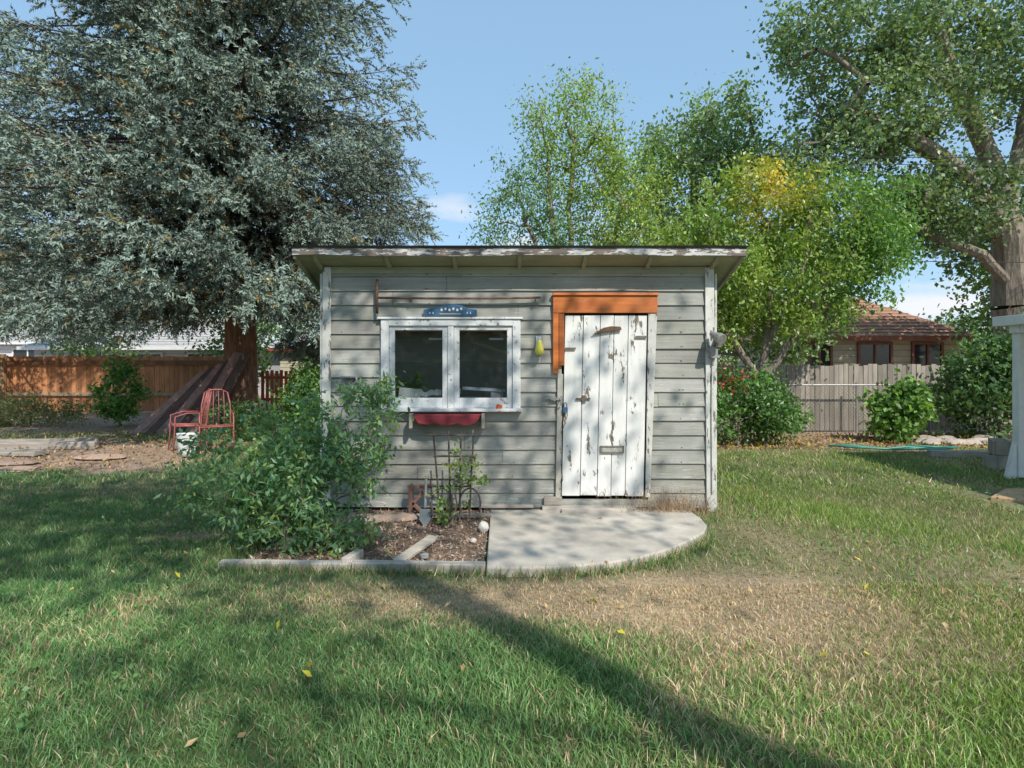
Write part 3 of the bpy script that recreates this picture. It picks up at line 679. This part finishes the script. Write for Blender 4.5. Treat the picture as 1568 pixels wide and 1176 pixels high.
# shade tree standing behind the camera
tree('shade_tree',[[(7.2,-4.6,0),(7.0,-4.4,2.6),(6.2,-3.6,4.8),(5.2,-2.6,6.6)],[(6.6,-4,4),(4.0,-3.6,6.2),(1.5,-1.0,7.0),(-1,-1.6,7.6)],[(5.9,-3.3,5.2),(3.0,-3.9,7.0),(.5,-3.9,7.8)]],
     ell([((1.4,-.7,6.9),(3.6,1.8,1.1),105),((-1.4,-1.7,7.4),(2.6,1.8,1.1),48),((1.0,-3.9,8.0),(3,1.3,1.2),14),((-1.8,.3,7.0),(1.8,1.0,.8),38)]),
     .13,.005,8600,(.55,.55,.36),.13,.10,GR,extra_path=.06)

# ------------------------------------------------------------------ shrubs
def shrub(name,c,specs,nl,L,W,cols,R=.02,sig=.09,special=None,droop=.4,stems=5,seg=.12,tip=.003,ep=.35):
    T=ell(specs);lines=[]
    x,y=c
    for k in range(stems):
        t=T[rng.integers(0,len(T))]
        if k==0: lines.append([(x,y,0),(x,y,.12),tuple((np.array([x,y,0])*.5+t*.5))])
        else: lines.append([(x,y,.02),tuple(np.array([x,y,0])*.55+t*.45)])
    return tree(name,lines,T,R,tip,nl,sig,L,W,cols,seg=seg,special=special,droop=droop,extra_path=ep)
BL=[[.11,.20,.085],[.13,.23,.09],[.085,.165,.08],[.19,.26,.07]]
shrub('ash_sapling_bush',(-1.68,4.25),[((-1.80,4.35,.36),(.52,.40,.34),80),((-1.62,4.4,.74),(.46,.3,.26),40),((-1.25,4.55,.66),(.34,.25,.34),32),((-1.08,4.62,1.04),(.18,.14,.27),14),((-2.1,4.3,.58),(.36,.3,.32),30),((-1.4,4.2,.22),(.42,.25,.2),26),
      ((-1.95,4.35,.98),(.10,.1,.14),5),((-1.55,4.4,1.08),(.10,.1,.14),5),((-2.35,4.35,.82),(.1,.1,.12),4),((-1.3,4.5,1.15),(.08,.08,.12),4),((-2.42,4.3,.4),(.1,.1,.15),4)],
      7400,.066,.029,BL,.022,(.085,.085,.07),ep=.5,droop=.7)
shrub('rose_bush',(-.52,4.9),[((-.50,4.88,.22),(.2,.14,.18),18),((-.42,4.88,.55),(.16,.12,.22),12),((-.3,4.9,.45),(.12,.1,.1),5)],480,.045,.028,[[.12,.20,.05],[.17,.22,.05]],.010,.035,seg=.08)
shrub('rose_shrub',(3.9,9.9),[((3.9,10,.75),(.95,.6,.7),110),((4.6,10,.55),(.55,.5,.5),50)],8500,.085,.05,[[.08,.17,.04],[.10,.20,.045],[.06,.12,.035]],.03,.14,
      special=lambda ce,c:np.where(((rng.uniform(0,1,(len(c),1))<.16)&(ce[:,:1]<4.0)&(ce[:,2:]>.9)),np.array([[.38,.05,.02]]),c))
shrub('mulberry_bush',(7.05,10.3),[((7.05,10.3,.6),(.55,.4,.55),50)],2400,.13,.09,[[.11,.20,.045],[.13,.23,.05],[.08,.15,.035]],.02,.13)
shrub('lilac_bush',(9.3,10.8),[((9.0,10.8,1.0),(.9,.8,.95),95),((9.9,10.6,1.4),(.9,.8,1.1),85)],8500,.12,.075,[[.06,.12,.04],[.085,.15,.045],[.05,.095,.035]],.04,.2)
shrub('green_shrub',(-3.9,10.6),[((-3.8,10.6,.7),(.55,.5,.7),60)],3000,.10,.06,[[.10,.19,.04],[.07,.14,.035]],.02,.13)
shrub('elm_sapling',(-9.1,13.2),[((-9.1,13.2,.8),(.55,.4,.75),45)],1700,.12,.07,[[.09,.2,.04],[.06,.14,.035]],.02,.14)
shrub('weed_clump',(-11,13),[((-11.5,13,.3),(1.9,.6,.35),90)],4600,.10,.03,[[.09,.13,.04],[.13,.14,.06]],.015,.14)
shrub('spruce_base_shrub',(-5.0,10.6),[((-5.0,10.6,.35),(.8,.4,.4),50)],2400,.07,.04,[[.07,.14,.05],[.09,.17,.04]],.015,.1)
shrub('weed_clump.001',(-3.0,8.0),[((-2.9,7.8,.3),(.7,.5,.3),40)],2200,.07,.04,[[.08,.16,.045],[.11,.19,.05]],.012,.09)
g=MB();n=420;bx=np.where(rng.uniform(0,1,n)<.6,rng.normal(1.5,.16,n),rng.uniform(.95,1.85,n));by=rng.uniform(5.18,5.36,n)
A=np.stack([bx,by,0*bx],1);B=A+np.stack([rng.normal(0,.09,n),rng.normal(-.02,.05,n),rng.uniform(.06,.28,n)],1)
g.edges(A,B,np.full(n,.0022),np.full(n,.0008),3,0,np.repeat(np.array([[.36,.25,.15]])*rng.uniform(.5,1.2,(n,1)),6,axis=0));g.build('dry_weeds',M_litter)
g=MB();S=[]
def strip(x0,y0,x1,y1,n,sp=.03):
    t=rng.uniform(0,1,n);S.append(np.stack([x0+(x1-x0)*t+rng.normal(0,sp,n),y0+(y1-y0)*t+rng.normal(0,sp,n)],1))
for a,b in zip(PAD[1:-2],PAD[2:-1]): strip(a[0]+.03,a[1]-.03,b[0]+.03,b[1]-.03,110,.02)
strip(-2.0,3.87,-.2,3.79,600,.018);strip(1.96,5.3,1.96,8,900,.03);strip(-2.05,3.9,-1.95,5.4,700,.05);strip(-.17,3.75,.4,3.76,100,.01)
strip(1.66,5.0,1.95,5.35,300,.05)
S=np.concatenate(S);n=len(S);A=np.hstack([S,np.zeros((n,1))]);h=rng.uniform(.03,.085,n);B=A+np.stack([rng.normal(0,.025,n),rng.normal(0,.025,n),h],1)
c=np.where(rng.uniform(0,1,(n,1))<.35,np.array([[.36,.28,.16]]),np.array([[.10,.20,.05]]))*rng.uniform(.6,1.2,(n,1))
g.edges(A,B,np.full(n,.0026),np.full(n,.0006),3,0,np.repeat(c,6,axis=0));g.build('edge_grass',M_grass)

# ------------------------------------------------------------------ fences
g=MB();x=-19.0
while x<-7.7:
    w=.138;h=1.68+random.uniform(-.02,.02);c=np.array([1,1,1])*random.uniform(.75,1.25)
    g.box(x,x+w,17,17.02,.03,h,0,c);x+=.146
g.box(-19,-7.7,16.93,16.995,1.42,1.55,0,(.45,.5,.55));g.box(-19,-7.7,16.93,16.995,.5,.6,0,(.8,1.3,1.8))
for px_ in (-18.5,-15.1,-11.8,-7.62): g.box(px_-.06,px_+.06,16.84,16.925,0,1.74,0,(.8,1.1,1.3))
g.build('cedar_fence',M_fence)
g=MB();x=-7.5
while x<-1.5:
    g.box(x,x+.09,17,17.02,.05,1.25+random.uniform(-.02,.02),0,np.array([1.1,.6,.5])*random.uniform(.8,1.2));x+=.14
g.box(-7.5,-1.5,17.02,17.07,.35,.43,0,(.6,.6,.6));g.box(-7.5,-1.5,17.02,17.07,1.0,1.08,0,(.6,.6,.6))
g.build('picket_fence',M_fence)
g=MB();x=1.5
while x<13.5:
    w=.09;c=np.array([1,1,1])*random.uniform(.7,1.25);t=random.uniform(-.01,.01);h=1.42+random.uniform(-.03,.02)
    g.hexa([(x,12,.03),(x+w,12,.03),(x+w,12.02,.03),(x,12.02,.03),(x+t,12,h),(x+w+t,12,h),(x+w+t,12.02,h),(x+t,12.02,h)],0,c);x+=.102
g.box(1.5,13.5,12.022,12.07,.3,.39,0,(.8,.8,.8));g.box(1.5,13.5,12.022,12.07,1.1,1.19,0,(.8,.8,.8))
g.build('weathered_picket_fence',M_fgrey)
g=MB();A=[];B=[]
xx0,xx1,hh=5.6,8.6,1.0;s=.075
k=xx0-hh
while k<xx1:
    for sg in (1,-1):
        a=np.array([k,11.7,0.]);b=np.array([k+hh,11.7,hh])
        if sg<0: a,b=np.array([k+hh,11.704,0.]),np.array([k,11.704,hh])
        lo,hi=min(a[0],b[0]),max(a[0],b[0])
        t0=max(0,(xx0-lo)/hh);t1=min(1,(xx1-lo)/hh)
        if t1>t0:
            if sg>0:A.append(a+(b-a)*t0);B.append(a+(b-a)*t1)
            else:A.append(b+(a-b)*t0);B.append(b+(a-b)*t1)
    k+=s
g.edges(A,B,np.full(len(A),.003),np.full(len(A),.003),3)
g.tube([(xx0,11.7,hh),(xx1,11.7,hh)],.018,8)
for x in (xx0,7.1,xx1): g.tube([(x,11.72,0),(x,11.72,hh+.05)],.025,8)
g.build('chain_link_fence',M_metal)

# ------------------------------------------------------------------ neighbour houses
M_shing=mat('brown_shingles',(.52,.28,.19),(.32,.165,.11),(6,6,14),.95,.5,grime=.3)
M_beige=mat('beige_wall',(.50,.46,.33),(.40,.37,.27),(3,3,8),.85,.2)
M_gshing=mat('grey_shingles',(.48,.47,.45),(.36,.35,.34),(5,5,12),.95,.4)
M_hw=mat('house_white_wall',(.68,.70,.72),(.6,.62,.64),(3,3,8),.8,.2)
M_brownt=mat('brown_trim',(.26,.10,.07),None,(8,8,8),.7,.1)
M_winD=mat('dark_window_glass',(.03,.035,.04),None,(3,3,3),.1,0)
def house(name,x0,x1,y0,y1,ze,zrdg,wall,roofm,trim,wins,hip=1.2,ov=.4):
    e=empty(name)
    g=MB();g.box(x0,x1,y0,y1,0,ze)
    z=.3
    while z<ze-.1: g.box(x0-.01,x1+.01,y0-.012,y0+.01,z,z+.02,col=(.6,.6,.6));z+=.2
    g.build('walls',wall,e)
    g=MB();ym=(y0+y1)/2;a,b,c,d=x0-ov,x1+ov,y0-ov,y1+ov
    V=[(a,c,ze),(b,c,ze),(b,d,ze),(a,d,ze),(a+hip,ym,zrdg),(b-hip,ym,zrdg)]
    g.add(V,[[0,1,5,4],[2,3,4,5]]);
    g.F.append(np.array([[1,2,5],[3,0,4]])+g.n-6);g.M.append(np.zeros(2,int))
    g.F.append(np.array([[3,2,1,0]])+g.n-6);g.M.append(np.zeros(1,int))
    m=int((zrdg-ze)/.12)
    for k in range(m):
        t=k/m;yy=c+(ym-c)*t;zz=ze+(zrdg-ze)*t
        g.box(a+hip*t+.02,b-hip*t-.02,yy-.01,yy+.09,zz+.004,zz+.035,col=np.array([1,1,1])*random.uniform(.8,1.15))
    g.build('roof',roofm,e)
    g=MB();g.box(a,b,c-.03,c,ze-.12,ze+.03)
    for wx,wz,ww,wh in wins:
        for q in ((wx-.08,wx,wz-.08,wz+wh+.08),(wx+ww,wx+ww+.08,wz-.08,wz+wh+.08),(wx,wx+ww,wz-.08,wz),(wx,wx+ww,wz+wh,wz+wh+.08),(wx+ww/2-.03,wx+ww/2+.03,wz,wz+wh)): g.box(q[0],q[1],y0-.07,y0-.014,q[2],q[3])
    g.build('trim',trim,e)
    g=MB()
    for wx,wz,ww,wh in wins: g.box(wx,wx+ww,y0-.03,y0-.016,wz,wz+wh)
    if wins: g.build('windows',M_winD,e)
    return e
house('tan_ranch_house',9.6,15.0,19,24.5,2.35,4.0,M_beige,M_shing,M_brownt,[(11.6,1.15,1.0,.95),(9.9,1.15,.7,.95),(13.4,1.15,.9,.95)],hip=2.3)
house('grey_ranch_house',-31,-16,32,40,2.7,4.6,M_hw,M_gshing,M_white,[(-28,1.2,1.6,1.1),(-24,1.2,1.2,1.1),(-20,1.2,1.4,1.1)],hip=3)
house('white_ranch_house',-21,-12.0,25,31,2.2,3.7,M_hw,M_gshing,M_white,[(-16.5,1.0,1.1,.9),(-14.2,1.0,1.1,.9),(-19,1.1,1,.9)],hip=2.2)
house('red_trim_house',-11.0,-6.0,27,33,2.2,3.5,M_beige,M_gshing,mat('red_trim',(.35,.06,.04),None,(8,8,8),.7,.1),[(-9.6,1.0,1.0,.9)],hip=1.6)
house('main_house',-9,7,-17,-9.5,2.6,4.6,M_beige,M_shing,M_white,[(-6,1,1.6,1.2)],hip=3)

def mass(name,specs,nl,L,W,cols,sig=.5):
    T=ell(specs);m=len(T);cols=np.array(cols);cc=cols[rng.integers(0,len(cols),m)]*rng.uniform(.6,1.3,(m,1));p=rng.integers(0,m,nl)
    g=MB();g.leaves(T[p]+rng.normal(0,sig,(nl,3)),L*rng.uniform(.6,1.2,nl),W*rng.uniform(.6,1.2,nl),cc[p]*rng.uniform(.7,1.3,(nl,1)),0,droop=.5)
    for c,r,n in specs: g.tube([(c[0],c[1],-.1),(c[0],c[1],c[2]*.6),(c[0]+.2,c[1],c[2])],[.25,.18,.06],8,1)
    return g.build(name,[M_leaf,M_bark])
S=[]
for x in np.arange(-45,60,4.5): S.append(((x,44+random.uniform(-3,3),2.8+random.uniform(-.3,.8)),(3.0,2.2,2.4+random.uniform(-.4,.9)),40))
mass('distant_trees',S,30000,.4,.28,GR,.45)
mass('background_trees',[((7.4,15.5,3.2),(1.5,1.2,2.3),60),((2.2,16.5,2.6),(2.0,1.2,1.8),50),((17.5,17,4),(2,2,3.5),60),((-10.2,21,2.0),(1.4,1.2,1.6),40),((-15.6,21.5,1.8),(1.5,1.2,1.6),40),((14.8,17.0,4.2),(1.7,1,2.2),60),((12.5,27,5.6),(3.2,1,2.0),60)],30000,.17,.11,GR,.28)
S=[]
for x in np.arange(-26,28,4.5): S.append(((x,-24+random.uniform(-2,2),4.5),(3.0,2.2,3.8),40))
mass('background_trees.001',S,14000,.6,.45,GR,.5)

# ------------------------------------------------------------------ left yard things
M_chair=mat('red_metal',(.42,.11,.10),(.30,.09,.08),(20,20,20),.5,.1)
def chair(name,cx,cy,ang):
    g=MB();r=.011
    def T(p,rr=r,col=(1,1,1)): g.tube(p,rr,6,0,col)
    for s in (-1,1):
        T([(s*.25,-.25,0),(s*.24,-.23,.3),(s*.24,-.22,.58),(s*.24,-.05,.63),(s*.23,.18,.62)])
        T([(s*.24,.30,0),(s*.22,.22,.4),(s*.21,.27,.75),(s*.17,.31,.95)])
        T([(s*.23,-.22,.43),(s*.22,.22,.41)])
    T([(-.17,.31,.95),(-.08,.32,1.0),(.08,.32,1.0),(.17,.31,.95)]);T([(-.23,-.22,.43),(.23,-.22,.43)]);T([(-.22,.22,.41),(.22,.22,.41)])
    for k in range(7): T([(-.18+.06*k,-.22,.43),(-.18+.06*k,.22,.41)],.007,(.9,.8,.8))
    for k in range(4): T([(-.12+.08*k,.22,.42),(-.12+.08*k,.27,.75),(-.11+.073*k,.315,.98)],.006,(1,1.2,1.2))
    T([(-.24,-.24,.12),(.24,-.24,.12)],.007)
    o=g.build(name,M_chair,smooth=True);o.location=(cx,cy,0);o.rotation_euler=(0,0,ang);return o
chair('metal_garden_chair',-4.78,9.2,.5);chair('metal_garden_chair.001',-5.35,9.4,-.9)
g=MB();g.tube([(-5.02,8.8,0.01),(-5.02,8.8,.1),(-5.02,8.8,.34),(-5.02,8.8,.36)],[.12,.125,.15,.155],18);g.tube([(-5.17,8.8,.33),(-5.15,8.7,.2),(-5.02,8.64,.14),(-4.89,8.7,.2),(-4.87,8.8,.33)],.004,5,col=(.4,.4,.4));g.build('white_bucket',M_white,smooth=True)
g=MB()
for k in range(6):
    fx=-7.75+.32*k;tx=fx+1.30-.13*k;tz=1.35+.07*k+random.uniform(-.10,.10);yy=11.5-.06*k
    w=.18
    g.hexa([(fx,yy,0),(fx+w,yy,0),(fx+w,yy+.025,0),(fx,yy+.025,0),(tx,yy+.35,tz),(tx+w,yy+.35,tz-.02),(tx+w,yy+.375,tz-.02),(tx,yy+.375,tz)],0,np.array([1,.95,.95])*(.8 if k%2 else 2.0)*random.uniform(.8,1.2))
g.build('leaning_boards',mat('dark_brown_boards',(.20,.13,.115),(.12,.08,.07),(8,8,8),.85,.3))
g=MB()
g.rbox((-8.3,9.5,.06),(2.6,.14,.12),(0,0,.08));g.rbox((-8.4,9.9,.06),(2.2,.14,.12),(0,0,.15));g.rbox((-7.9,8.9,.04),(1.2,.3,.06),(0,0,-.1));g.build('landscape_timbers',M_greywood,bevel=.01)
rocks('stepping_stone',[(-6.2,8.6,.02,.35,.2,.035),(-7.2,8.1,.02,.4,.2,.035),(-6.6,7.6,.02,.3,.16,.03),(-8.0,7.8,.02,.4,.2,.03)],M_stone,(1.0,.75,.62))
# ------------------------------------------------------------------ right yard things
po=empty('white_porch')
g=MB()
g.box(6.24,6.33,7.0,7.1,.02,1.80);g.box(9.2,9.3,7.0,7.1,.02,1.80);g.box(6.24,6.33,4.2,4.3,.02,1.80);g.box(9.2,9.3,4.2,4.3,.02,1.80)
g.box(6.22,9.4,6.98,7.12,1.802,1.93);g.box(6.23,6.35,4.2,6.978,1.802,1.93);g.box(6.16,6.19,3.9,7.3,1.90,2.02);g.box(6.191,9.6,7.27,7.30,1.90,2.02)
g.prism([(6.11,.0),(6.235,.0),(6.235,.42),(6.21,.42)],7.02,7.08,'XZ')
g.build('posts_and_beams',M_white,po,bevel=.005)
g=MB();g.prism([(6.195,1.935),(9.6,2.35),(9.6,2.40),(6.195,2.02)],3.9,7.265,'XZ');g.build('roof',M_gshing,po)
def block(g,x,y,z,a):
    R=Matrix.Rotation(a,3,'Z')
    def b(cx,cy,cz,sx,sy,sz):
        c=R@Vector((cx,cy,cz));g.rbox((x+c.x,y+c.y,z+c.z),(sx,sy,sz),(0,0,a),col=(.7,.7,.7))
    b(0,-.085,.1,.39,.03,.19);b(0,.085,.1,.39,.03,.19)
    for q in (-.18,0,.18): b(q,0,.1,.03,.138,.188)
g=MB();block(g,6.62,7.75,0,.5);block(g,6.66,7.77,.195,1.0);g.build('cinder_blocks',M_conc,bevel=.005)
g=MB();g.prism([(5.0,5.95),(5.6,5.6),(7.5,5.55),(7.5,6.4),(5.5,6.35)],-.05,.03,col=(1.0,.72,.5));g.build('patio_slab',M_conc,bevel=.01)
g=MB();g.rbox((7.4,8.6,.05),(2.0,.12,.10),(0,0,-.15));g.rbox((7.6,8.9,.04),(1.6,.2,.06),(0,0,.1));g.build('lumber_pile',M_greywood,bevel=.006)
rocks('garden_stones',[(rng.uniform(7.2,8.9),rng.uniform(9.9,10.6),.04,rng.uniform(.08,.25),rng.uniform(.08,.16),rng.uniform(.03,.08)) for _ in range(26)],M_stone,(1.1,1,.9))
g=MB()
P=[(5.3,9.5),(5.6,9.35),(6.0,9.15),(6.4,9.25),(6.8,9.1),(7.2,9.25),(7.0,9.4),(6.5,9.4)]
g.tube([(a+.03*math.sin(a*9),b,.07+.015*math.sin(a*7)) for a,b in P],.018,7)
g.tube([(a+.1,b-.08,.065) for a,b in P[:5]],.018,7)
g.build('green_garden_hose',mat('teal_hose',(.08,.32,.25),(.06,.24,.18),rough=.5,bump=0),smooth=True)
g=MB()
for z0 in (5.75,5.6): g.tube([(3.5+.8*k,11.9,z0+.08*((k-8)/8)**2) for k in range(18)],.008,5)
g.tube([(7+.8*k,11.9,3.55+.05*((k-8)/8)**2) for k in range(12)],.008,5)
g.build('power_lines',M_dark)

# ------------------------------------------------------------------ sky, sun
sd=Vector((.14,-.25,.28)).normalized();el=math.asin(sd.z);az=math.atan2(sd.x,sd.y)
w=bpy.data.worlds.new("World");sc.world=w;w.use_nodes=True;N=w.node_tree.nodes;Lk=w.node_tree.links
bg=N['Background'];bg.inputs[1].default_value=.15
sky=N.new('ShaderNodeTexSky');sky.sky_type='NISHITA';sky.sun_disc=False;sky.sun_elevation=el;sky.sun_rotation=az;sky.air_density=1.0;sky.dust_density=.6;sky.ozone_density=1.5
hz=N.new('ShaderNodeMix');hz.data_type='RGBA';hz.inputs[0].default_value=.50;Lk.new(sky.outputs[0],hz.inputs[6]);hz.inputs[7].default_value=(3.2,5.4,7.6,1)
tc=N.new('ShaderNodeTexCoord');mp=N.new('ShaderNodeMapping');mp.inputs['Scale'].default_value=(3.2,3.2,8);Lk.new(tc.outputs['Generated'],mp.inputs[0])
n=N.new('ShaderNodeTexNoise');n.inputs['Scale'].default_value=1.3;n.inputs['Detail'].default_value=8;n.inputs['Roughness'].default_value=.5;Lk.new(mp.outputs[0],n.inputs['Vector'])
r=N.new('ShaderNodeMapRange');r.inputs[1].default_value=.54;r.inputs[2].default_value=.66;Lk.new(n.outputs[0],r.inputs[0])
sp=N.new('ShaderNodeSeparateXYZ');Lk.new(tc.outputs['Generated'],sp.inputs[0])
r2=N.new('ShaderNodeMapRange');r2.inputs[1].default_value=.34;r2.inputs[2].default_value=.22;Lk.new(sp.outputs[2],r2.inputs[0])
mu=N.new('ShaderNodeMath');mu.operation='MULTIPLY';Lk.new(r.outputs[0],mu.inputs[0]);Lk.new(r2.outputs[0],mu.inputs[1])
mx=N.new('ShaderNodeMix');mx.data_type='RGBA';Lk.new(mu.outputs[0],mx.inputs[0]);Lk.new(hz.outputs[2],mx.inputs[6]);mx.inputs[7].default_value=(6.2,6.4,6.7,1)
Lk.new(mx.outputs[2],bg.inputs[0])
L=bpy.data.lights.new('sun','SUN');L.energy=4.7;L.angle=math.radians(.6);L.color=(1,.95,.87)
lo=bpy.data.objects.new('sun',L);COL.objects.link(lo);lo.rotation_euler=(-sd).to_track_quat('-Z','Y').to_euler();lo.location=(5,-8,12)
sc.view_settings.view_transform='Standard'
try: sc.view_settings.look='None'
except: pass
sc.view_settings.exposure=0
cd=bpy.data.cameras.new('camera');cam=bpy.data.objects.new('camera',cd);COL.objects.link(cam)
cd.sensor_width=36;cd.lens=20.0;cd.shift_y=-.018;cd.clip_end=2000;cd.clip_start=.05
cam.location=(0,0,1.4);cam.rotation_euler=(math.radians(90),0,0);sc.camera=cam
